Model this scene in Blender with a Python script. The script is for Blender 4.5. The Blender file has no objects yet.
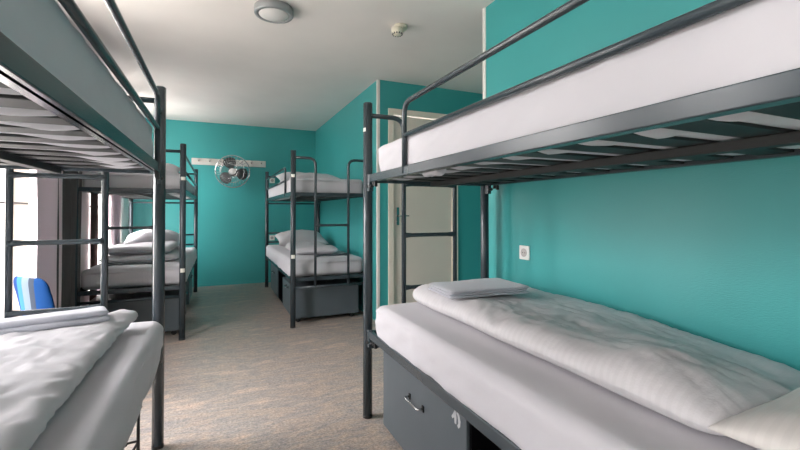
import bpy, bmesh, math, random
from mathutils import Vector, Matrix, noise
PI = math.pi
C = bpy.context.scene.collection
random.seed(4)

# ------------------------------------------------------------------ materials
M = {}
def mat(name, col, rough=.5, metal=0., spec=.5, sheen=0., build=None):
    m = bpy.data.materials.new(name); m.use_nodes = True
    nt = m.node_tree; b = nt.nodes['Principled BSDF']
    b.inputs['Base Color'].default_value = (*col, 1)
    b.inputs['Roughness'].default_value = rough
    b.inputs['Metallic'].default_value = metal
    b.inputs['Specular IOR Level'].default_value = spec
    if sheen:
        b.inputs['Sheen Weight'].default_value = sheen
    if build: build(nt, b)
    M[name] = m
    return m
def coords(nt, scale=(1, 1, 1)):
    tc = nt.nodes.new('ShaderNodeTexCoord'); mp = nt.nodes.new('ShaderNodeMapping')
    mp.inputs['Scale'].default_value = scale
    nt.links.new(tc.outputs['Object'], mp.inputs['Vector'])
    return mp.outputs['Vector']
def nz(nt, vec, scale, detail=4, rough=.55):
    n = nt.nodes.new('ShaderNodeTexNoise')
    n.inputs['Scale'].default_value = scale; n.inputs['Detail'].default_value = detail
    n.inputs['Roughness'].default_value = rough
    nt.links.new(vec, n.inputs['Vector'])
    return n.outputs['Fac']
def ramp(nt, fac, stops):
    r = nt.nodes.new('ShaderNodeValToRGB'); nt.links.new(fac, r.inputs['Fac'])
    el = r.color_ramp.elements
    while len(el) < len(stops): el.new(.5)
    for e, (p, c) in zip(el, stops): e.position = p; e.color = (*c, 1)
    return r.outputs['Color']
def bump(nt, b, fac, strength, dist=.01):
    u = nt.nodes.new('ShaderNodeBump'); u.inputs['Strength'].default_value = strength
    u.inputs['Distance'].default_value = dist
    nt.links.new(fac, u.inputs['Height']); nt.links.new(u.outputs['Normal'], b.inputs['Normal'])
def mixc(nt, fac, a, c, mode='MIX'):
    x = nt.nodes.new('ShaderNodeMix'); x.data_type = 'RGBA'; x.blend_type = mode
    for s, v in (('Factor', fac), ('A', a), ('B', c)):
        sock = [i for i in x.inputs if i.name == s and i.enabled and (i.type == ('VALUE' if s == 'Factor' else 'RGBA'))][0]
        if isinstance(v, (int, float)): sock.default_value = v
        elif isinstance(v, tuple): sock.default_value = (*v, 1)
        else: nt.links.new(v, sock)
    return [o for o in x.outputs if o.type == 'RGBA'][0]

TEAL = (.046, .345, .343)
def wall_nodes(col, s):
    def f(nt, b):
        v = coords(nt, (1, 1, 1))
        n1 = nz(nt, v, 1.3, 3)
        c = ramp(nt, n1, [(.3, tuple(k*.96 for k in col)), (.7, tuple(min(1, k*1.04) for k in col))])
        nt.links.new(c, b.inputs['Base Color'])
        v2 = coords(nt, (60, 60, 260)); n2 = nz(nt, v2, 1, 3)
        bump(nt, b, n2, s, .002)
    return f
mat('teal_paint', TEAL, .42, build=wall_nodes(TEAL, .35))
mat('ceiling_paint', (.80, .75, .73), .7, build=wall_nodes((.80, .75, .73), .05))
mat('white_wall', (.78, .78, .76), .7, build=wall_nodes((.78, .78, .76), .08))
def floor_nodes(nt, b):
    v = coords(nt, (1, 3.2, 1))
    big = nz(nt, v, 2.4, 5, .6)
    base = ramp(nt, big, [(.34, (.285, .265, .255)), (.44, (.42, .34, .285)), (.52, (.30, .28, .27)), (.64, (.50, .395, .325))])
    v2 = coords(nt, (14, 20, 14)); fine = nz(nt, v2, 5, 6, .85)
    f2 = ramp(nt, fine, [(.36, (.42, .42, .44)), (.5, (.95, .95, .95)), (.64, (1.55, 1.5, 1.42))])
    col = mixc(nt, 1.0, base, f2, 'MULTIPLY')
    v3 = coords(nt, (9, 26, 9)); mid = nz(nt, v3, 1.6, 4, .7)
    f3 = ramp(nt, mid, [(.32, (.74, .76, .8)), (.5, (1, 1, 1)), (.68, (1.14, 1.06, .98))])
    col = mixc(nt, 1.0, col, f3, 'MULTIPLY')
    nt.links.new(col, b.inputs['Base Color'])
    bump(nt, b, big, .05, .002)
mat('floor_vinyl', (.3, .25, .2), .40, build=floor_nodes)
def metal_nodes(nt, b):
    v = coords(nt); n = nz(nt, v, 40, 2)
    nt.links.new(ramp(nt, n, [(.3, (.036, .050, .060)), (.7, (.037, .051, .061))]), b.inputs['Base Color'])
mat('grey_steel', (.05, .06, .07), .27, 0, .6, build=metal_nodes)
mat('slat_steel', (.016, .017, .018), .6)
def locker_nodes(nt, b):
    v = coords(nt); n = nz(nt, v, 6, 3)
    nt.links.new(ramp(nt, n, [(.3, (.072, .090, .103)), (.7, (.082, .101, .115))]), b.inputs['Base Color'])
mat('locker_board', (.07, .085, .09), .42, 0, .5, build=locker_nodes)
mat('black_plastic', (.01, .01, .011), .4)
mat('chrome', (.62, .62, .63), .16, 1)
def cloth(col, scale=22, s=.18, stripes=False):
    def f(nt, b):
        v = coords(nt); n = nz(nt, v, scale, 4, .6)
        bump(nt, b, n, s, .004)
        if stripes:
            w = nt.nodes.new('ShaderNodeTexWave'); w.wave_type = 'BANDS'; w.bands_direction = 'Y'
            w.inputs['Scale'].default_value = 14; w.inputs['Distortion'].default_value = .4
            nt.links.new(v, w.inputs['Vector'])
            r = nt.nodes.new('ShaderNodeMapRange'); r.inputs['To Min'].default_value = .38; r.inputs['To Max'].default_value = .75
            nt.links.new(w.outputs['Fac'], r.inputs['Value']); nt.links.new(r.outputs['Result'], b.inputs['Roughness'])
            cc = ramp(nt, w.outputs['Fac'], [(.35, tuple(k*.95 for k in col)), (.65, col)])
            nt.links.new(cc, b.inputs['Base Color'])
    return f
mat('sheet_white', (.55, .535, .57), .85, sheen=.15, build=cloth((.55, .535, .57)))
mat('duvet_white', (.60, .58, .60), .5, sheen=.1, build=cloth((.60, .58, .60), 22, .55, True))
mat('duvet_plain', (.56, .545, .57), .8, sheen=.1, build=cloth((.56, .545, .57), 16, .25))
mat('pillow_cream', (.60, .57, .55), .6, build=cloth((.60, .57, .55), 20, .2, True))
mat('towel_grey', (.50, .50, .56), .95, sheen=.3, build=cloth((.50, .50, .56), 160, .4))
mat('seam_grey', (.42, .40, .40), .8)
mat('door_beige', (.70, .63, .56), .45, build=wall_nodes((.70, .63, .56), .03))
mat('frame_beige', (.76, .69, .60), .4, build=wall_nodes((.76, .69, .60), .03))
mat('trim_white', (.72, .71, .68), .4)
mat('plastic_white', (.85, .85, .83), .35)
mat('socket_grey', (.50, .46, .45), .5)
mat('plastic_cream', (.78, .73, .60), .45)
mat('lamp_grey', (.30, .31, .32), .4, .2)
mat('lamp_diffuser', (.66, .64, .63), .5)
mat('curtain_mauve', (.64, .52, .57), .8, sheen=.3, build=cloth((.62, .5, .55), 60, .2))
mat('curtain_mauve_shaded', (.075, .068, .07), .9, build=cloth((.075, .068, .07), 60, .2))  # shaded side of the mauve curtain, its shade put into the colour
mat('curtain_brown', (.12, .065, .06), .85, build=cloth((.1, .06, .06), 60, .2))
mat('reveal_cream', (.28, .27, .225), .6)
mat('window_white', (.80, .80, .77), .4)
mat('rod_dark', (.05, .05, .055), .4, .5)
mat('blade_dark', (.03, .032, .035), .4)
mat('wood_white', (.66, .64, .60), .5)
mat('tag_white', (.75, .72, .65), .5)
mat('paint_mark', (.55, .56, .57), .6)
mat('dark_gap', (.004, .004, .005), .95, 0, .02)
def chair_nodes(nt, b):
    tc = nt.nodes.new('ShaderNodeTexCoord'); sp = nt.nodes.new('ShaderNodeSeparateXYZ')
    nt.links.new(tc.outputs['Object'], sp.inputs[0])
    mr = nt.nodes.new('ShaderNodeMapRange'); mr.inputs['From Min'].default_value = -.155; mr.inputs['From Max'].default_value = .155
    nt.links.new(sp.outputs['X'], mr.inputs['Value'])
    c = ramp(nt, mr.outputs['Result'], [(0, (.002, .02, .09)), (.20, (.02, .09, .21)), (.36, (.09, .115, .145)), (.56, (.025, .033, .05)), (.70, (.002, .028, .11))])
    for n in nt.nodes:
        if n.type == 'VALTORGB': n.color_ramp.interpolation = 'CONSTANT'
    nt.links.new(c, b.inputs['Base Color'])
mat('striped_fabric', (.1, .2, .5), .9, 0, .08, build=chair_nodes)
mat('chair_frame', (.45, .55, .62), .4)
g = bpy.data.materials.new('window_glass'); g.use_nodes = True; nt = g.node_tree; nt.nodes.clear()
o_ = nt.nodes.new('ShaderNodeOutputMaterial'); t_ = nt.nodes.new('ShaderNodeBsdfTransparent'); gl = nt.nodes.new('ShaderNodeBsdfGlossy')
gl.inputs['Roughness'].default_value = .02; t_.inputs['Color'].default_value = (.96, .98, .97, 1)
mx = nt.nodes.new('ShaderNodeMixShader'); mx.inputs[0].default_value = .06
nt.links.new(t_.outputs[0], mx.inputs[1]); nt.links.new(gl.outputs[0], mx.inputs[2]); nt.links.new(mx.outputs[0], o_.inputs[0])
M['window_glass'] = g

# ------------------------------------------------------------------ mesh building
class MB:
    def __init__(s): s.v = []; s.f = []; s.sm = []; s.mi = []; s.cur = 0
    def add(s, vs, fs, smooth=False):
        o = len(s.v); s.v += [tuple(p) for p in vs]
        for f in fs:
            s.f.append(tuple(i+o for i in f)); s.sm.append(smooth); s.mi.append(s.cur)
        return s
    def box(s, x0, x1, y0, y1, z0, z1, bev=0., seg=2):
        x0, x1 = min(x0, x1), max(x0, x1); y0, y1 = min(y0, y1), max(y0, y1); z0, z1 = min(z0, z1), max(z0, z1)
        bm = bmesh.new()
        bmesh.ops.create_cube(bm, size=1, matrix=Matrix.Translation(((x0+x1)/2, (y0+y1)/2, (z0+z1)/2)) @ Matrix.Diagonal((x1-x0, y1-y0, z1-z0, 1)))
        if bev: bmesh.ops.bevel(bm, geom=bm.edges[:], offset=bev, segments=seg, affect='EDGES', profile=.5)
        bm.verts.index_update()
        s.add([v.co[:] for v in bm.verts], [[v.index for v in f.verts] for f in bm.faces]); bm.free()
        return s
    def tube(s, pts, r, n=12, caps=True, closed=False):
        pts = [Vector(p) for p in pts]; N = len(pts)
        rs = r if isinstance(r, (list, tuple)) else [r]*N
        T = []
        for i in range(N):
            if closed: a, b = pts[(i-1) % N], pts[(i+1) % N]
            else: a, b = pts[max(0, i-1)], pts[min(N-1, i+1)]
            T.append((b-a).normalized())
        up = Vector((0, 0, 1)) if abs(T[0].z) < .9 else Vector((1, 0, 0))
        u = (up - T[0]*up.dot(T[0])).normalized()
        vs = []
        for i in range(N):
            u = (u - T[i]*u.dot(T[i])).normalized(); w = T[i].cross(u)
            for k in range(n):
                a = 2*PI*k/n; vs.append(pts[i] + (u*math.cos(a)+w*math.sin(a))*rs[i])
        fs = []
        for i in range(N if closed else N-1):
            j = (i+1) % N
            for k in range(n): fs.append((i*n+k, i*n+(k+1) % n, j*n+(k+1) % n, j*n+k))
        s.add(vs, fs, True)
        if caps and not closed:
            o = len(s.v)-len(vs)
            for base, rev in ((0, True), ((N-1)*n, False)):
                ring = [o+base+k for k in range(n)]
                s.f.append(tuple(reversed(ring)) if rev else tuple(ring)); s.sm.append(False); s.mi.append(s.cur)
        return s
    def lathe(s, prof, c=(0, 0, 0), n=32, mtx=None, smooth=True):
        vs = []; fs = []
        for (r, z) in prof:
            for k in range(n):
                a = 2*PI*k/n; vs.append(Vector((r*math.cos(a), r*math.sin(a), z)))
        for i in range(len(prof)-1):
            for k in range(n): fs.append((i*n+k, i*n+(k+1) % n, (i+1)*n+(k+1) % n, (i+1)*n+k))
        fs.append(tuple(range((len(prof)-1)*n, len(prof)*n))); fs.append(tuple(reversed(range(n))))
        if mtx is not None: vs = [mtx @ v for v in vs]
        vs = [v+Vector(c) for v in vs]
        return s.add(vs, fs, smooth)
    def rbox(s, x0, x1, y0, y1, z0, z1, r=(.03, .03, .03), step=.05, fn=None):
        lo = (min(x0, x1), min(y0, y1), min(z0, z1)); hi = (max(x0, x1), max(y0, y1), max(z0, z1))
        r = [min(r[i], (hi[i]-lo[i])/2*.999) for i in range(3)]
        ax = []
        for i in range(3):
            e = [0, r[i]*(1-.577), r[i]*(1-.268)]
            a, b = lo[i]+r[i], hi[i]-r[i]; n = max(1, int(round((b-a)/step)))
            ax.append([lo[i]+k for k in e]+[a+(b-a)*k/n for k in range(n+1)]+[hi[i]-k for k in reversed(e)])
        nx, ny, nz_ = (len(a) for a in ax); idx = {}; vs = []
        def vid(i, j, k):
            if (i, j, k) in idx: return idx[(i, j, k)]
            p = [ax[0][i], ax[1][j], ax[2][k]]
            q = [min(max(p[d], lo[d]+r[d]), hi[d]-r[d]) for d in range(3)]
            dl = Vector([(p[d]-q[d])/r[d] for d in range(3)])
            if dl.length > 1e-9: dl.normalize()
            w = Vector([q[d]+dl[d]*r[d] for d in range(3)])
            if fn:
                nn = Vector([dl[d]/r[d] for d in range(3)])
                if nn.length > 1e-9: nn.normalize()
                w = w + Vector(fn(w.x, w.y, w.z, nn))
            vs.append(w); idx[(i, j, k)] = len(vs)-1
            return len(vs)-1
        fs = []
        for k, fl in ((0, 1), (nz_-1, 0)):
            for i in range(nx-1):
                for j in range(ny-1):
                    f = [vid(i, j, k), vid(i+1, j, k), vid(i+1, j+1, k), vid(i, j+1, k)]; fs.append(f[::-1] if fl else f)
        for j, fl in ((0, 0), (ny-1, 1)):
            for i in range(nx-1):
                for k in range(nz_-1):
                    f = [vid(i, j, k), vid(i+1, j, k), vid(i+1, j, k+1), vid(i, j, k+1)]; fs.append(f[::-1] if fl else f)
        for i, fl in ((0, 1), (nx-1, 0)):
            for j in range(ny-1):
                for k in range(nz_-1):
                    f = [vid(i, j, k), vid(i, j+1, k), vid(i, j+1, k+1), vid(i, j, k+1)]; fs.append(f[::-1] if fl else f)
        return s.add(vs, fs, True)
    def build(s, name, m, parent=None, loc=None):
        me = bpy.data.meshes.new(name); me.from_pydata(s.v, [], s.f)
        ms = m if isinstance(m, (list, tuple)) else [m]
        for x in ms: me.materials.append(M[x])
        me.polygons.foreach_set('use_smooth', s.sm); me.polygons.foreach_set('material_index', s.mi)
        me.update()
        o = bpy.data.objects.new(name, me); C.objects.link(o)
        if parent is not None: o.parent = parent
        if loc: o.location = loc
        return o
def thing(name, label, cat, loc=(0, 0, 0), rz=0, group=None):
    o = bpy.data.objects.new(name, None); C.objects.link(o); o.empty_display_size = .1
    o.location = loc; o.rotation_euler = (0, 0, rz); return tag(o, label, cat, group)
def tag(o, label, cat, group=None):
    o['label'] = label; o['category'] = cat
    if group: o['group'] = group
    return o
def struct(name, mb, m):
    o = mb.build(name, m); o['kind'] = 'structure'; return o
def bend(pts, rad, n=6):
    pts = [Vector(p) for p in pts]; out = [pts[0]]
    for i in range(1, len(pts)-1):
        a = (pts[i-1]-pts[i]); b = (pts[i+1]-pts[i]); r = min(rad, a.length*.49, b.length*.49)
        p, q = pts[i]+a.normalized()*r, pts[i]+b.normalized()*r
        for k in range(n+1):
            t = k/n; out.append(p*(1-t)**2+pts[i]*2*t*(1-t)+q*t*t)
    out.append(pts[-1]); return out
def N(x, y, z=0., s=1.): return noise.noise(Vector((x*s, y*s, z*s)))
def ridged(x, y, z=0.): return 1-abs(noise.noise(Vector((x, y, z))))*2

# ------------------------------------------------------------------ room
ZC = 2.524
XL, XR1, XR2, YB, YD, YN, YC, XD = -1.165, 1.518, 1.65, 7.02, 4.02, 2.33, -1.6, 3.0
struct('floor', MB().box(XL-.35, XD+.1, YC-.1, YB+.1, -.08, 0), 'floor_vinyl')
struct('ceiling', MB().box(XL-.35, XD+.1, YC-.1, YB+.1, ZC, ZC+.1), 'ceiling_paint')
struct('wall_back', MB().box(XL-.35, XR1+.12, YB, YB+.12, 0, ZC), 'teal_paint')
struct('wall_right', MB().box(XR1, XR1+.12, YD, YB, 0, ZC), 'teal_paint')
DX0, DX1, DZ = 1.70, 2.42, 2.17      # door leaf
w = MB().box(XR1+.12, DX0-.05, YD, YD+.12, 0, ZC).box(DX1+.05, XD, YD, YD+.12, 0, ZC).box(DX0-.05, DX1+.05, YD, YD+.12, DZ+.05, ZC)
struct('wall_recess', w, 'teal_paint')
struct('wall_near_right', MB().box(XR2, XR2+.12, YC, YN, 0, ZC), 'teal_paint')
struct('wall_recess_side', MB().box(XR2+.12, XD+.1, YN-.12, YN, 0, ZC).box(XD, XD+.1, YN, YD+.12, 0, ZC), 'teal_paint')
struct('wall_camera_side', MB().box(XL-.35, XR2+.12, YC-.15, YC, 0, ZC), 'white_wall')
struct('trim_1', MB().box(XR1-.004, XR1+.024, YD-.006, YD, 0, ZC, .001).box(XR1-.006, XR1, YD, YD+.026, 0, ZC, .001), 'trim_white')
struct('trim_2', MB().box(XR2-.006, XR2, YN-.03, YN+.004, 0, ZC, .001).box(XR2, XR2+.026, YN, YN+.005, 0, ZC, .001), 'trim_white')
# windows in the left wall; first two unseen, added and sized for their light
WIN = [(-1.0, -.1), (1.25, 1.85), (2.36, 3.76), (4.97, 6.45)]
WZ0, WZ1, RD = .32, 2.34, .22
w = MB(); ys = [YC] + [k for p in WIN for k in p] + [YB]
for a in range(0, len(ys), 2): w.box(XL-RD, XL, ys[a], ys[a+1], 0, ZC)
for a, b in WIN: w.box(XL-RD, XL, a, b, 0, WZ0).box(XL-RD, XL, a, b, WZ1, ZC)
struct('wall_left', w, 'white_wall')
for n, (a, b) in enumerate(WIN, 1):
    e = bpy.data.objects.new('window_%d' % n, None); C.objects.link(e); e['kind'] = 'structure'
    e.location = (XL-RD, (a+b)/2, WZ0)
    lx0, lx1 = 0.0, .06; h = (b-a)/2; H = WZ1-WZ0
    f = MB()
    for y0, y1 in ((-h, -h+.07), (h-.07, h), (-.045, .045)): f.box(lx0, lx1, y0, y1, 0, H, .004)
    for z0, z1 in ((0, .08), (H-.07, H)): f.box(lx0, lx1-.002, -h, h, z0, z1, .004)
    f.build('window_frame', 'window_white', e)
    MB().box(.026, .032, -h+.05, -.03, .06, H-.05).build('window_pane', 'window_glass', e)
    MB().box(.026, .032, .03, h-.05, .06, H-.05).build('window_pane', 'window_glass', e)
    MB().box(.06, RD+.015, -h, h, 0, .02, .004).build('window_sill', 'window_white', e)
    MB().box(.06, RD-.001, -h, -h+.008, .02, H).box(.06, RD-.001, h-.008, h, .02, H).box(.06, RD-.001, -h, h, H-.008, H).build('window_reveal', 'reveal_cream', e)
    MB().tube([(.10, -.0-.035, 1.0), (.10, -.035, 1.1)], .008, 8).tube([(.06, -.035, 1.05), (.10, -.035, 1.05)], .008, 8).build('window_handle', 'chrome', e)
# door
d = bpy.data.objects.new('door_1', None); C.objects.link(d); d['kind'] = 'structure'; d.location = (0, YD, 0)
MB().box(DX0+.003, DX1-.003, .012, .05, .008, DZ-.004, .003).build('door_leaf', 'door_beige', d)
f = MB().box(DX0-.065, DX0-.002, -.014, .05, 0, DZ+.065, .004).box(DX1+.002, DX1+.065, -.014, .05, 0, DZ+.065, .004).box(DX0-.002, DX1+.002, -.014, .05, DZ+.002, DZ+.065, .004)
f.build('door_frame', 'frame_beige', d)
f = MB().box(DX0-.003, DX0+.003, .02, .045, 0, DZ)
f.build('door_gap', 'dark_gap', d)
f = MB().box(DX0+.035, DX0+.065, .004, .012, 1.0, 1.19, .002)
lk = f.build('lock_plate', 'chrome', d)
MB().tube(bend([(DX0+.05, .006, 1.10), (DX0+.05, -.04, 1.10), (DX0+.16, -.04, 1.10)], .015), .008, 8).build('door_handle', 'chrome', lk)
MB().tube([(DX0+.05, .005, 1.04), (DX0+.05, -.004, 1.04)], .011, 12).build('lock_cylinder', 'chrome', lk)
# skirting
struct('baseboard_back', MB().box(XL+.0, XR1, YB-.006, YB, 0, .03), 'teal_paint')

# safety rods across two windows (fixed on the reveals)
for (a, b), lab in ((WIN[2], 'thin dark steel rod across the nearer window, with round fixing flange'), (WIN[3], 'thin dark steel rod across the farther window, behind the rear bunk')):
    t = thing('window_rod', lab, 'rod', (XL-.06, a, 1.2))
    L = b-a
    MB().tube([(0, .004, 0), (0, L-.004, 0)], .009, 10).build('rod', 'rod_dark', t)
    for y0, y1 in ((.0, .006), (L-.006, L)): MB().tube([(0, y0, 0), (0, y1, 0)], .032, 20).build('flange', 'window_white', t)

# curtains
def curtain(y0, y1, x, z0, z1, label, folds, amp, mt, seed=0):
    n = int((y1-y0)/.012)+1; rows = 16; th = .004
    def prof(i, z):
        u = i/n; zf = (z-z0)/(z1-z0)
        return x + amp*math.sin(u*folds*2*PI+seed+.6*N(u*3, zf*1.3, seed)) + .012*N(u*9, zf*3, seed+3), y0+(y1-y0)*u + .012*N(u*5, zf*2, seed+7)
    vs = []; fs = []
    for side in (0, 1):
        for r in range(rows+1):
            z = z0+(z1-z0)*r/rows
            for i in range(n+1):
                px, py = prof(i, z); vs.append((px+(th if side else 0), py, z))
    W = n+1; S = (rows+1)*W
    for r in range(rows):
        for i in range(n):
            a = r*W+i
            fs.append((a, a+W, a+W+1, a+1)); fs.append((S+a, S+a+1, S+a+W+1, S+a+W))
        for i in (0, n):
            a = r*W+i; q = (a, S+a, S+a+W, a+W); fs.append(q if i == 0 else q[::-1])
    for i in range(n):
        fs.append((i, i+1, S+i+1, S+i)); a = rows*W+i; fs.append((a, S+a, S+a+1, a+1))
    o = MB().add(vs, fs, True).build('curtain', mt)
    return tag(o, label, 'curtain', 'window curtains')
curtain(3.28, 3.74, XL+.11, .03, 2.36, 'long mauve curtain with a broad lit fold, at the edge of the nearer window', 1.6, .05, 'curtain_mauve', 2.6)
curtain(3.71, 4.30, XL+.065, .03, 2.36, 'shaded folds of the mauve curtain, a separate darker piece behind it', 4.5, .045, 'curtain_mauve_shaded', 1.1)
curtain(4.80, 4.97, XL+.06, .03, 2.36, 'narrow dark brown curtain edge behind the rear bunk, window side', 1.5, .022, 'curtain_brown', 2.0)
curtain(5.26, 5.64, XL+.11, .03, 2.36, 'mauve grey curtain hanging at the farther window behind the rear bunk', 3.5, .04, 'curtain_mauve', .3)
for a, b in ((2.2, 4.45), (4.74, 6.4)):
    t = thing('curtain_rail', 'white curtain rail above the %s window' % ('nearer' if a < 3 else 'farther'), 'curtain rail', (XL, a, 2.375))
    MB().box(.0, .10, 0, b-a, -.012, .012, .003).build('rail', 'trim_white', t)

# ------------------------------------------------------------------ bunk beds
BW, BL, BH, LA = .7876, 2.40, 1.75, .2217
def bunk(sx, sy, ox, oy, label, right, up=0.):
    t = thing('bunk_bed', label, 'bunk bed', (ox, oy, 0), 0, 'grey steel bunk beds')
    X = lambda v: v*sx
    Y = lambda v: v*sy
    m = 'grey_steel'
    for px, py in ((0, 0), (BW, 0), (0, BL), (BW, BL)):
        p = MB().tube([(X(px), Y(py), .012), (X(px), Y(py), BH-.004)], .0258, 24).build('post', m, t)
        MB().lathe([(.027, 0), (.027, .012), (.0258, .016)], (X(px), Y(py), 0), 24, smooth=False).build('foot_cap', 'black_plastic', p)
        MB().lathe([(.0258, 0), (.0258, .004), (.022, .008), (.001, .009)], (X(px), Y(py), BH-.004), 24, smooth=False).build('top_cap', m, p)
    # side rails
    ru, rl = 1.305+up, .448
    for z0 in (ru, rl):
        for px in (0, BW):
            s = 1 if px == 0 else -1
            MB().box(X(px-.011), X(px+.011), Y(.022), Y(BL-.022), z0, z0+.042, .003).box(X(px), X(px+s*.024), Y(.03), Y(BL-.03), z0, z0+.004, .0).build('side_rail', m, t)
        for py in (.026, BL-.026):
            MB().box(X(.012), X(BW-.012), Y(py-.012), Y(py+.012), z0-.002, z0+.034, .003).build('end_rail', m, t)
    # slats, one panel per bunk
    for z0 in (ru, rl):
        s = MB()
        n = 15
        for k in range(n):
            yc = .11+(BL-.22)*k/(n-1)
            s.box(X(.012), X(BW-.012), Y(yc-.042), Y(yc+.042), z0+.010, z0+.018, .002)
        s.box(X(BW*.5-.02), X(BW*.5+.02), Y(.038), Y(BL-.038), z0-.016, z0+.010, .002)
        s.build('slat_base', 'slat_steel', t)
    # corner brackets with bolts
    for z0 in (ru, rl):
        for px in (0, BW):
            s = 1 if px == 0 else -1
            for py, q in ((0, 1), (BL, -1)):
                b = MB().box(X(px-.013), X(px+.013), Y(py+q*.020), Y(py+q*.055), z0-.052, z0+.046, .004).build('bracket', m, t)
                k = MB()
                for zz in (z0-.024, ):
                    k.tube([(X(px-s*.010), Y(py+q*.040), zz), (X(px-s*.019), Y(py+q*.040), zz)], .008, 8)
                    k.build('bolt', 'black_plastic', b)
                    MB().tube([(X(px), Y(py+q*.052), zz), (X(px), Y(py+q*.076), zz)], .009, 8).build('bolt', 'black_plastic', b)
                    MB().box(X(px-.012), X(px+.006), Y(py+q*.10), Y(py+q*.118), z0-.022, z0-.001, .003).build('clip', 'black_plastic', t)
                    MB().box(X(px-.012), X(px+.006), Y(py+q*.128), Y(py+q*.142), z0-.030, z0-.001, .003).build('clip', 'black_plastic', t)

    # foot end: beam, ladder
    MB().tube([(X(.02), 0, .387), (X(BW-.02), 0, .387)], .0125, 12).build('end_beam', m, t)
    for a, b in ((0, LA), (BW, BW-LA)):
        MB().tube(bend([(X(a), 0, 1.684), (X(b), 0, 1.684), (X(b), 0, .385)], .075, 8), .0135, 14).build('ladder_rail', m, t)
    for z in (.70, 1.005, 1.303):
        r0 = [(X(LA), 0, z), (X(LA+.02), 0, z), (X(LA+.05), 0, z), (X(BW-LA-.05), 0, z), (X(BW-LA-.02), 0, z), (X(BW-LA), 0, z)]
        MB().tube(r0, [.017, .015, .0115, .0115, .015, .017], 12).build('ladder_rung', m, t)
    # head end
    for z in (1.684, 1.27, .82, .68):
        MB().tube([(X(.02), Y(BL), z), (X(BW-.02), Y(BL), z)], .0115, 12).build('head_bar', m, t)
    # guard rails
    rg = .0115
    if right:
        y0, zt, zl = .505, 1.631+up, 1.484+up
    else:
        y0, zt, zl = .13, 1.662+up, 1.508+up
    gx = X(-.004)
    g = MB().tube(bend([(gx, Y(y0), ru+.01), (gx, Y(y0), zt), (gx, Y(BL-.09), zt), (gx, Y(BL-.09), zl), (gx, Y(BL-.01), zl)], .06, 7), rg, 12)
    g.tube([(gx, Y(y0), zl), (gx, Y(BL-.02), zl)], rg, 12)
    g.build('guard_rail', m, t)
    if not right: MB().tube([(gx, Y(.02), zt-.06), (gx, Y(y0), zt-.06)], rg*.8, 10).build('guard_joint', m, t)
    # guard on the wall side
    g = MB().tube(bend([(X(BW), Y(.5), ru+.01), (X(BW), Y(.5), zl+.02), (X(BW), Y(BL-.5), zl+.02), (X(BW), Y(BL-.5), ru+.01)], .06, 6), rg, 12)
    g.build('guard_rail', m, t)
    return t
def sticker(bed, ang, z, h=.03, px=0., py=0.):
    s = MB(); n = 6; R = .0265; vs = []; fs = []
    for i in range(n+1):
        a = ang+(i/n-.5)*1.5
        for zz in (z-h/2, z+h/2): vs.append((px+R*math.cos(a), py+R*math.sin(a), zz))
    for i in range(n): fs.append((2*i, 2*i+2, 2*i+3, 2*i+1))
    s.add(vs, fs, True).build('sticker', 'tag_white', bed)
RN = (.769, 2.192); RF = (.6823, 4.1705); LN = (-.2619, 2.32); LF = (-.2887, 4.1754)
bRN = bunk(1, -1, *RN, 'near right grey steel bunk bed with ladder end by the beige door', True)
bRF = bunk(1, 1, *RF, 'far right grey steel bunk bed beyond the aisle, against the teal corner', True)
bLN = bunk(-1, -1, *LN, 'near left grey steel bunk bed, cropped by the frame, at the first window', False, .022)
bLF = bunk(-1, 1, *LF, 'far left grey steel bunk bed standing by the curtained window', False, .01)
sticker(bRF, -PI*.55, .70, .035); sticker(bRF, -PI*.6, 1.50, .03)
sticker(bLF, -PI*.45, .62, .035); sticker(bLF, -PI*.45, 1.44, .03)
sticker(bRN, -PI*1.0, 1.60, .02)

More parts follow.
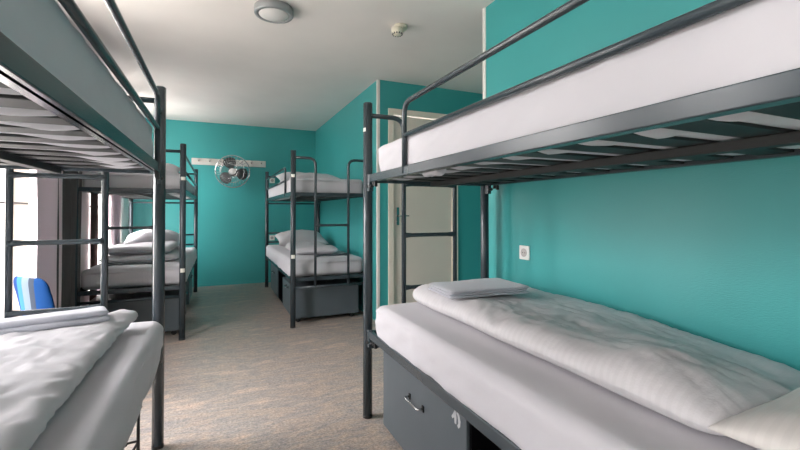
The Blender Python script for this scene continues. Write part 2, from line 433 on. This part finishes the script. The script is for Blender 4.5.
# ------------------------------------------------------------------ under-bed lockers
def locker(x0, y0, y1, sx, z1, label, number=False, depth=.70):
    ya, yb = min(y0, y1), max(y0, y1); L = yb-ya; yc = (ya+yb)/2
    t = thing('underbed_locker', label, 'locker', (x0, yc, 0), 0, 'grey storage lockers under the bunks')
    X = lambda v: v*sx
    MB().box(X(.016), X(depth), -L/2, L/2, .05, z1, .004).build('body', 'locker_board', t)
    f = MB().box(X(0), X(.015), -L/2, L/2, .05, z1, .003).build('front_panel', 'locker_board', t)
    h = MB(); zz = .325; hy = .065
    h.tube(bend([(X(.0), -hy, zz), (X(-.028), -hy, zz), (X(-.028), hy, zz), (X(.0), hy, zz)], .01, 4), .0045, 8)
    h.build('handle', 'chrome', f)
    b = MB()
    for q in (-hy, hy): b.box(X(-.006), X(.0), q-.008, q+.008, zz-.013, zz+.013, .002)
    b.build('handle_plate', 'black_plastic', f)
    for px in (.06, depth-.06):
        for py in (-L/2+.06, L/2-.06):
            MB().tube([(X(px), py-.012, .024), (X(px), py+.012, .024)], .024, 14).box(X(px-.006), X(px+.006), py-.018, py+.018, .024, .052).build('caster', 'black_plastic', t)
    if number:
        # a hand painted mark: a stroke one and a closing curve
        def stroke(pts, w):
            s = MB(); vs = []; fs = []
            for i, (y, z) in enumerate(pts):
                a = pts[max(0, i-1)]; c = pts[min(len(pts)-1, i+1)]
                dy, dz = c[0]-a[0], c[1]-a[1]; l = math.hypot(dy, dz) or 1
                ww = w*(1.1-.35*abs(i/(len(pts)-1)-.5)*2)
                for q in (-1, 1): vs.append((X(-.0012), y-dz/l*ww*q, z+dy/l*ww*q))
            for i in range(len(pts)-1): fs.append((2*i, 2*i+1, 2*i+3, 2*i+2))
            return vs, fs
        yy = -L/2+.046; s = MB()
        for pts, wd in (([(yy+.048, .395), (yy+.036, .407), (yy+.026, .426)], .006), ([(yy+.026, .430), (yy+.025, .405), (yy+.024, .382)], .0075),
                        ([(yy+.014, .428), (yy+.004, .420), (yy-.002, .403), (yy-.001, .388), (yy+.008, .378)], .0075)):
            v, fc = stroke(pts, wd); s.add(v, fc)
        s.build('painted_number', 'paint_mark', f)
    return t
locker(RN[0]+.014, 1.990, 1.212, 1, .440, 'dark grey locker under the near right bunk with a painted white number and bar handle', True, .68)
locker(RN[0]+.014, .760, .0, 1, .440, 'dark grey locker at the camera end under the near right bunk, past the black gap', False, .68)
locker(RF[0]+.02, 4.30, 5.02, 1, .375, 'dark grey locker at the foot of the far right bunk', False)
locker(RF[0]+.02, 5.46, 6.22, 1, .42, 'dark grey locker at the wall end under the far right bunk', False)
locker(LF[0]-.02, 4.32, 5.04, -1, .375, 'dark grey locker at the foot of the far left bunk', False)
locker(LF[0]-.02, 5.48, 6.24, -1, .42, 'dark grey locker at the wall end under the far left bunk', False)

def shade_box(x0, ya, yb, z1, label, depth=.66):  # added black box that makes the shade between lockers darker
    L = yb-ya; t = thing('gap_shade_box', label, 'shade box', (x0, (ya+yb)/2, 0))
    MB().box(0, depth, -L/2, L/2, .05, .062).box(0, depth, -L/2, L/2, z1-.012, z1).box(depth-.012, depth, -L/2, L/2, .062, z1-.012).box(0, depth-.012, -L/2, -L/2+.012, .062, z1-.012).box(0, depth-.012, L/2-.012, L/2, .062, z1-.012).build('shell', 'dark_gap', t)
    for px in (.05, depth-.05):
        for py in (-L/2+.05, L/2-.05): MB().box(px-.015, px+.015, py-.015, py+.015, 0, .05, .002).build('foot', 'black_plastic', t)
shade_box(RN[0]+.022, .766, 1.206, .438, 'added black box darkening the gap between lockers under the near right bunk')
shade_box(RF[0]+.03, 5.026, 5.454, .40, 'added black box darkening the gap between lockers under the far right bunk')

# ------------------------------------------------------------------ bedding
def mattress(bed_o, sx, sy, z0, z1, label, seed, drape=.0, step=.05, sag=.0, tuck=-.006):
    ox, oy = bed_o
    def fn(x, y, z, n):
        ax = sx*x; ay = sy*y; dz = 0; k = .0
        side = 1-abs(n.z)
        w = ((.008 if drape else .005)*ridged(y*5+seed, z*7+x*3, seed) + .007*max(0, ridged(y*7+z*18+seed, y*1.5, seed)-.2))*side
        dx = n.x*w; dy = n.y*w
        if n.z > .5: dz = .003*N(x*7, y*7, seed)
        if n.z < -.5 and not drape:
            ex = min(1, max(0, 1-abs(ax-.11)/.10)); g = max(0, -math.cos(2*PI*(ay-.11)/((BL-.22)/14)))
            dz -= (.006+.012*ex*(1+N(x*9, y*11, seed)))*g**.7
        if z < z0+.05 and drape:
            f = (z0+.05-z)/.05
            if ax < .05:
                dz -= drape*f*(.55+.9*N(y*4.5, seed, 2)+.5*N(y*13, seed)); dx += sx*f*tuck
            elif ay < .06: dz -= drape*.3*f*(.6+N(x*9, seed))
        return (dx, dy, dz)
    inset = -.012-sag if drape else .016
    m = MB().rbox(sx*inset, sx*(BW-.016), sy*.115, sy*(BL-.06), z0, z1, (.035, .05, .04 if drape else .022), step, fn)
    t = m.build('mattress', 'sheet_white', None, (ox, oy, 0))
    tag(t, label, 'mattress', 'sheeted mattresses')
    # ridge along the top edge, standing in for the guard rail's shadow line
    p = MB(); xi = inset if not drape else inset+.0; a, b = .145, BL-.11
    zz = z1-.034
    path = bend([(sx*(BW-.02), sy*.100, zz), (sx*(xi+.0), sy*.100, zz), (sx*xi, sy*(BL-.1), zz)], .05, 6)
    p.tube(path, .0035, 6); p.build('shadow_ridge', 'sheet_white', t)
    return t
ZU0, ZU1, ZL0, ZL1 = 1.325, 1.497, .468, .648
mRN = mattress(RN, 1, -1, ZU0, ZU1, 'white sheeted mattress on the upper near right bunk, seen from below', 1, 0, .022)
mRNl = mattress(RN, 1, -1, ZL0+.012, ZL1, 'white sheeted mattress on the lower near right bunk, hanging over the rail', 2, .036, .022, -.012)
mattress(RF, 1, 1, ZU0, ZU1, 'white sheeted mattress on the upper far right bunk', 3)
mattress(RF, 1, 1, ZL0+.004, ZL1, 'white sheeted mattress on the lower far right bunk, above its grey lockers', 4, .02, .04)
mattress(LN, -1, -1, ZU0+.022, ZU1+.045, 'white sheeted mattress on the upper near left bunk, filling the top left corner', 5, 0, .022)
mattress(LN, -1, -1, ZL0+.004, ZL1, 'white sheeted mattress on the lower near left bunk, its corner by the post', 6, .115, .025, .016, .030)
mattress(LF, -1, 1, ZU0+.01, ZU1, 'white sheeted mattress on the upper far left bunk', 7)
mattress(LF, -1, 1, ZL0+.004, ZL1, 'white sheeted mattress on the lower far left bunk', 8, .02, .04)
# tucked sheet corner hanging under the near right upper rail
def clump(x, y, z, n):
    k = .012*N(x*40, y*40, z*40); return (n.x*k, n.y*k, n.z*k - (.018 if z < 1.29 else 0)*(1+N(x*60, y*60)))
MB().rbox(.030, .085, -.74, -.60, 1.292, 1.334, (.02, .03, .02), .012, clump).build('tucked_sheet_corner', 'sheet_white', mRN)

def duvet(x0, x1, y0, y1, z0, z1, label, seed, mt='duvet_white', r=(.07, .06, .05), step=.022, puff=.012, wr=.006, fn2=None, group='white duvets on the bunks'):
    cx, cy = (x0+x1)/2, (y0+y1)/2; hx, hy = abs(x1-x0)/2, abs(y1-y0)/2
    def fn(x, y, z, n):
        top = max(0, n.z); f = max(0, (z-z0)/(z1-z0))
        a = puff*N(x*4+seed, y*3.2, seed) + wr*.45*ridged(x*9+2*N(y*3, x*2, seed), y*5.5+seed, seed*.7)+ .8*wr*ridged(x*26+3*N(y*5, x*4, seed), y*13, seed)
        dx = n.x*a*f*1.2; dy = n.y*a*f*1.2; dz = top*a
        side = 1-abs(n.z)
        if side > .3 and f > 0:
            rb = .008*ridged(y*24+N(x*6, z*6, seed)*.8, z*5, seed+4)
            dx += n.x*rb*side; dy += n.y*rb*side
        if fn2:
            q = fn2(x, y, z, n); dx += q[0]; dy += q[1]; dz += q[2]
        return (dx, dy, dz)
    o = MB().rbox(x0-cx, x1-cx, y0-cy, y1-cy, z0, z1, r, step, lambda x, y, z, n: fn(x+cx, y+cy, z, n)).build('duvet', mt, None, (cx, cy, 0))
    return tag(o, label, 'duvet', group)
# near right: long plump folded duvet along the wall side
def fRN(x, y, z, n):
    dz = 0; dx = 0
    f = max(0, (z-.655)/.08)
    if y < .75: dz -= f*.03*((.75-y)/.3)**1.3          # sinks towards the pillow
    dz += f*.014*math.exp(-((x-1.06)/.09)**2)
    if x > 1.25 and y < 1.2: dz -= f*.060*min(1, (x-1.25)/.2)*min(1, (1.2-y)/.6)
    dz += f*.032*math.exp(-((x-1.08)/.13)**2-((y-.70)/.13)**2)
    if x > 1.3: dz -= f*.014*min(1, (x-1.3)/.1)
    if x < 1.02: dx += .018*N(y*2.2, 3)*(1 if n.x < 0 else .3)
    return (dx, 0, dz)
duvet(.945, 1.60, .50, 2.03, ZL1+.005, .732, 'long plump white satin striped duvet folded along the wall on the near right bunk', 11, 'duvet_white', (.06, .09, .07), .013, .012, .009, fRN)
# near left: wide flat duvet
def fLN(x, y, z, n):
    f = max(0, (z-.655)/.08); dz = 0; dx = 0; dy = 0
    cr = max(0, 1-math.hypot(x+.36, y-2.05)/.16)
    dz += cr*.02; dx += cr*.03; dy += cr*.02
    dz -= f*.018*max(0, min(1, (x+.62)/.25))
    dz += f*.012*ridged(x*3+y*2, y*6.5)
    return (dx, dy, dz)
duvet(-1.02, -.350, .15, 2.07, ZL1+.005, .708, 'flat rumpled white duvet spread on the near left lower bunk', 21, 'duvet_plain', (.05, .028, .03), .016, .010, .013, fLN)
# far beds
duvet(.80, 1.30, 4.72, 5.48, ZL1+.005, .730, 'folded white duvet below the pillow on the far right lower bunk', 31, 'duvet_plain', (.07, .07, .045), .025, .025, .010)
duvet(-1.02, -.37, 4.66, 5.50, ZL1+.005, .710, 'folded white duvet, lower of two layers, far left lower bunk', 41, 'duvet_plain', (.06, .06, .03), .03, .010, .005)
duvet(-1.02, -.43, 4.74, 5.52, .724, .792, 'folded white blanket layer lying on top of the far left duvet', 43, 'duvet_plain', (.06, .06, .034), .03, .014, .006)

def pillow(cx, cy, cz, a, b, T, label, seed, tilt=0., rz=0., mt='duvet_plain', axis='X', group='white pillows on the bunks'):
    n = 30; vs = []; fs = []
    for s in (1, -1):
        for i in range(n+1):
            for j in range(n+1):
                u = -math.cos(PI*i/n)*.5+0; u = u*2; v = -math.cos(PI*j/n)
                x = a*u*(1-.09*(1-v*v)*u*u); y = b*v*(1-.09*(1-u*u)*v*v)
                h = T*(max(0, 1-u*u)*max(0, 1-v*v))**.42
                h *= 1+.18*N(u*2, v*2, seed)
                h += (.006*ridged(u*4+seed, v*3, seed) + .003*ridged(u*10, v*8, seed))*(max(0, 1-u*u)*max(0, 1-v*v))**.3
                vs.append((x, y, s*h*(1. if s > 0 else .55)))
    S = (n+1)**2
    for i in range(n):
        for j in range(n):
            k = i*(n+1)+j; f = (k, k+n+1, k+n+2, k+1)
            fs.append(f); fs.append(tuple(S+q for q in reversed(f)))
    mb = MB().add(vs, fs, True)
    bm = bmesh.new(); me = bpy.data.meshes.new('pillow'); me.from_pydata(mb.v, [], mb.f); bm.from_mesh(me)
    bmesh.ops.remove_doubles(bm, verts=bm.verts, dist=.0006)
    for f in bm.faces: f.smooth = True
    bm.to_mesh(me); bm.free(); me.materials.append(M[mt])
    o = bpy.data.objects.new('pillow', me); C.objects.link(o)
    o.matrix_world = Matrix.Translation((cx, cy, cz)) @ Matrix.Rotation(rz, 4, 'Z') @ Matrix.Rotation(tilt, 4, 'X')
    return tag(o, label, 'pillow', group)
pillow(1.262, .268, .706, .345, .27, .072, 'cream white pillow with satin stripes at the bottom right corner of the photo', 3, 0, .06, 'pillow_cream')
pillow(1.09, 5.98, .745, .34, .24, .125, 'plump white pillow propped at the head of the far right lower bunk', 5, .22)
pillow(-.72, 5.80, .765, .31, .25, .15, 'plump white pillow propped at the head of the far left lower bunk', 6, .25)
pillow(1.10, 5.15, 1.552, .27, .26, .07, 'flat white pillow lying in the middle of the far right upper bunk', 7, .05)
pillow(1.06, 5.95, 1.60, .30, .24, .10, 'rounded white pillow at the head of the far right upper bunk', 8, .25)
pillow(-.68, 5.20, 1.59, .30, .24, .09, 'white pillow lying on the far left upper bunk', 9, .2)

def folded(cx, cy, z0, w, l, layers, th, label, seed, rz=0., mt='towel_grey'):
    s = MB()
    def mk(k):
        def fn(x, y, z, n):
            q = .005*N(x*7, y*7, seed+k*.3)*(1 if n.z > .2 else .4) + .0015*N(x*40, y*40, k)
            return (.008*N(y*6, k, seed), .008*N(x*6, k, seed+5), q)
        return fn
    pr = bend  # noqa
    for k in range(layers):
        zz = z0+k*th*.93; i = .006*k*(1 if k % 2 else -.5)
        s.rbox(-w/2+abs(i), w/2-.004*k, -l/2+i, l/2-.006*(k % 2), zz, zz+th, (.03, .014, th*.49), .02, mk(k))
    o = s.build('folded_towel', mt, None, (cx, cy, 0)); o.rotation_euler = (0, 0, rz)
    return tag(o, label, 'towel', 'folded grey white towels')
folded(1.165, 1.70, .752, .43, .26, 3, .013, 'folded pale grey towel lying on the plump duvet, near right bunk', 3, -.07)
folded(-.665, 1.895, .716, .56, .12, 2, .024, 'folded pale grey towel roll across the foot of the near left bunk', 6, .31)

# ------------------------------------------------------------------ chair by the window
ch = thing('striped_chair', 'small chair with a blue, white and grey striped back by the window', 'chair', (-.905, 2.87, 0), math.atan2(-.27, .27))
def bk(x, y, z, n): return (-.20*(z-.74), .02*(x/.19)**2 - .12*(z-.45), -.02*(x/.19)**4 if z > .7 else 0)
MB().rbox(-.155, .155, -.012, .012, .53, .79, (.05, .011, .05), .02, bk).build('backrest', 'striped_fabric', ch)
MB().rbox(-.165, .165, .04, .40, .42, .455, (.04, .04, .016), .04).build('seat', 'striped_fabric', ch)
for sx_ in (-1, 1):
    MB().tube([(sx_*.14, .03, 0), (sx_*.14, .035, .43), (sx_*.13, .012+.01, .56)], .011, 10).build('leg', 'chair_frame', ch)
    MB().tube([(sx_*.14, .38, 0), (sx_*.14, .37, .43)], .011, 10).build('leg', 'chair_frame', ch)

# ------------------------------------------------------------------ thin black stand under the near left bunk
st = thing('wire_stand', 'thin black metal rod stand on the floor beside the near left bunk post', 'stand', (-.325, 2.20, 0))
MB().tube([(0, 0, 0), (0, 0, .27)], .007, 8).lathe([(.016, 0), (.004, .025)], (0, 0, .255), 12).build('upright', 'black_plastic', st)
MB().tube([(0, 0, .105), (-.10, 0, .100)], .0055, 8).lathe([(.011, -.008), (.011, .008)], (-.05, 0, .102), 10, Matrix.Rotation(PI/2, 4, 'Y')).build('crossbar', 'black_plastic', st)
MB().tube([(0, 0, .10), (-.06, 0, .0)], .0055, 8).build('brace', 'black_plastic', st)

# ------------------------------------------------------------------ fan, coat rack, sockets, lamp, detector
r = thing('coat_rack', 'long white wooden coat rack board on the teal back wall behind the fan', 'coat rack', (-.37, YB, 1.865))
MB().box(0, 1.075, -.022, 0, 0, .10, .004).build('board', 'wood_white', r)
for k in range(7):
    xx = .10+k*.152
    MB().tube(bend([(xx, -.02, .06), (xx, -.05, .06), (xx, -.075, .078)], .012, 4), [.015, .013, .010, .010, .012, .015, .018], 10).build('hook', 'socket_grey', r)
fc = Vector((.200, 6.74, 1.755))
fan = thing('wall_fan', 'round chrome caged wall fan with three dark blades on the back wall', 'fan', fc)
fd = Vector((-.10, -1, -.10)).normalized()
q = fd.to_track_quat('Z', 'Y').to_matrix().to_4x4()
cage = MB(); R0 = .245
def ring(rad, z, rr): cage.tube([q @ Vector((rad*math.cos(2*PI*k/40), rad*math.sin(2*PI*k/40), z)) for k in range(40)], rr, 6, closed=True)
ring(R0, 0, .0045); ring(R0*.97, .03, .003); ring(R0*.68, .072, .003); ring(R0*.68, -.072, .003); ring(R0*.97, -.03, .003); ring(.05, .082, .003)
for k in range(32):
    a = 2*PI*k/32+.01
    for sgn in (1, -1):
        cage.tube([q @ Vector((rr*math.cos(a+.25*(1-rr/R0)), rr*math.sin(a+.25*(1-rr/R0)), sgn*zz)) for rr, zz in ((.045, .082), (.12, .078), (.19, .060), (.235, .03), (R0, .0))], .0021, 5)
cage.build('cage', 'chrome', fan)
MB().lathe([(.001, .090), (.038, .088), (.045, .080), (.045, .070)][::-1], (0, 0, 0), 24, q).build('badge', 'lamp_diffuser', fan)
for k in range(3):
    a0 = 2*PI*k/3+PI/2+.28; vs = []; fs = []; n = 10
    for side in (0, 1):
        for i in range(n+1):
            rr = .035+.185*i/n; wd = .30+.38*math.sin(PI*min(1, (i/n)*.75+.12))
            for j in range(7):
                b = a0+(j/6-.5)*wd*1.9; zz = .02*math.sin((j/6-.5)*PI)*(.4+i/n)+side*.003
                re = rr*(1-.10*(abs(j/6-.5)*2)**2*(i/n))
                vs.append(q @ Vector((re*math.cos(b), re*math.sin(b), zz)))
    S = (n+1)*7
    for i in range(n):
        for j in range(6):
            k0 = i*7+j; fs.append((k0, k0+7, k0+8, k0+1)); fs.append((S+k0, S+k0+1, S+k0+8, S+k0+7))
    MB().add(vs, fs, True).build('blade', 'blade_dark', fan)
MB().lathe([(.035, -.14), (.048, -.13), (.048, -.06), (.03, -.03), (.012, -.02), (.012, .02), (.035, .025), (.03, .04)], (0, 0, 0), 24, q).build('motor', 'blade_dark', fan)
MB().tube([tuple(q @ Vector((0, 0, -.12))), (0.01, .2, .01), (.01, YB-fc.y-.02, .01)], .014, 10).box(-.04, .06, YB-fc.y-.02, YB-fc.y, -.05, .07, .004).build('wall_bracket', 'rod_dark', fan)

def socket(loc, face, label, w=.082):
    t = thing('wall_socket', label, 'socket', loc)
    rot = {'x': Matrix.Rotation(-PI/2, 4, 'Y'), 'y': Matrix.Rotation(PI/2, 4, 'X')}[face]   # local z -> out of wall
    def tr(mb): mb.v = [tuple((rot @ Vector(p))) for p in mb.v]; return mb
    tr(MB().box(-w/2, w/2, -w/2, w/2, 0, .010, .003)).build('plate', 'plastic_white', t)
    tr(MB().lathe([(.0245, .0102), (.0245, .013), (.021, .013), (.021, .0112), (.001, .0112)], n=28, smooth=False)).build('insert', 'socket_grey', t)
    h = MB()
    for s_ in (-1, 1): h.tube([(0, s_*.0095, .0113), (0, s_*.0095, .0122)], .003, 8)
    tr(h).build('contact_hole', 'black_plastic', t)
socket((XR2, 1.922, .902), 'x', 'white wall socket above the lower mattress on the near right teal wall')
socket((.81, YB, .72), 'y', 'white wall socket beside the pillow of the far right lower bunk')
socket((.81, YB, 1.655), 'y', 'white wall socket at the head of the far right upper bunk')

l = thing('ceiling_lamp', 'round grey surface mounted ceiling lamp with a flat pale diffuser', 'lamp', (.341, 2.891, ZC))
MB().lathe([(.125, 0), (.128, -.004), (.128, -.044), (.124, -.050), (.101, -.050), (.099, -.045), (.001, -.045)][::-1], n=56).build('housing', 'lamp_grey', l)
MB().lathe([(.001, -.052), (.096, -.050), (.0985, -.0465), (.0985, -.0455)], n=56).build('diffuser', 'lamp_diffuser', l)
s = thing('smoke_detector', 'small cream round smoke detector on the ceiling', 'smoke detector', (1.235, 2.79, ZC))
MB().lathe([(.001, -.030), (.044, -.028), (.05, -.018), (.05, 0)], n=32).build('base', 'plastic_cream', s)
MB().lathe([(.001, -.078), (.030, -.076), (.043, -.062), (.045, -.030), (.036, -.026)], (-.030, -.010, 0), n=32).build('sensor_head', 'plastic_cream', s)
v = MB()
for k in range(12):
    a = 2*PI*k/12; v.box(.0345*math.cos(a)-.034, .0345*math.cos(a)-.026, .0345*math.sin(a)-.014, .0345*math.sin(a)-.006, -.077, -.064)
v.build('vent', 'blade_dark', s)

# ------------------------------------------------------------------ light: daylight through the windows
wd = bpy.data.worlds.new('World'); bpy.context.scene.world = wd; wd.use_nodes = True; nt = wd.node_tree
bg = nt.nodes['Background']
tc = nt.nodes.new('ShaderNodeTexCoord'); sp = nt.nodes.new('ShaderNodeSeparateXYZ'); nt.links.new(tc.outputs['Generated'], sp.inputs[0])
cr = nt.nodes.new('ShaderNodeValToRGB'); mr = nt.nodes.new('ShaderNodeMapRange'); mr.inputs['From Min'].default_value = -.3; mr.inputs['From Max'].default_value = .5
nt.links.new(sp.outputs['Z'], mr.inputs['Value']); nt.links.new(mr.outputs['Result'], cr.inputs['Fac'])
cr.color_ramp.elements[0].position = .30; cr.color_ramp.elements[0].color = (.34, .31, .29, 1)
cr.color_ramp.elements[1].position = .80; cr.color_ramp.elements[1].color = (1.0, .93, .955, 1)
nt.links.new(cr.outputs['Color'], bg.inputs['Color']); bg.inputs['Strength'].default_value = 24.0
for a, b in WIN:
    la = bpy.data.lights.new('window_portal', 'AREA'); la.shape = 'RECTANGLE'; la.size = WZ1-WZ0; la.size_y = b-a
    la.cycles.is_portal = True
    lo = bpy.data.objects.new('window_portal', la); C.objects.link(lo)
    lo.location = (XL-RD-.02, (a+b)/2, (WZ0+WZ1)/2); lo.rotation_euler = (0, -PI/2, 0)

# ------------------------------------------------------------------ camera
cd = bpy.data.cameras.new('camera'); cam = bpy.data.objects.new('camera', cd); C.objects.link(cam)
f_, yaw, pitch, roll, cyp, ch_ = 412.83, .4153, .0133, -.0004, 206.5, 1.1404
cd.sensor_fit = 'HORIZONTAL'; cd.sensor_width = 36; cd.lens = f_/800*36; cd.shift_y = (cyp-225)/800
F = Vector((math.sin(yaw)*math.cos(pitch), math.cos(yaw)*math.cos(pitch), math.sin(pitch)))
rt = Vector((math.cos(yaw), -math.sin(yaw), 0)); up = rt.cross(F)
r2 = rt*math.cos(roll)+up*math.sin(roll); u2 = up*math.cos(roll)-rt*math.sin(roll)
cam.matrix_world = Matrix(((r2.x, u2.x, -F.x, 0), (r2.y, u2.y, -F.y, 0), (r2.z, u2.z, -F.z, ch_), (0, 0, 0, 1)))
cd.clip_start = .02
sc = bpy.context.scene; sc.camera = cam
sc.view_settings.view_transform = 'Standard'; sc.view_settings.look = 'None'
sc.view_settings.exposure = 0.48; sc.view_settings.gamma = 1; sc.view_settings.use_curve_mapping = False
sc.cycles.max_bounces = 14; sc.cycles.diffuse_bounces = 8; sc.cycles.transparent_max_bounces = 16
sc.cycles.use_denoising = True
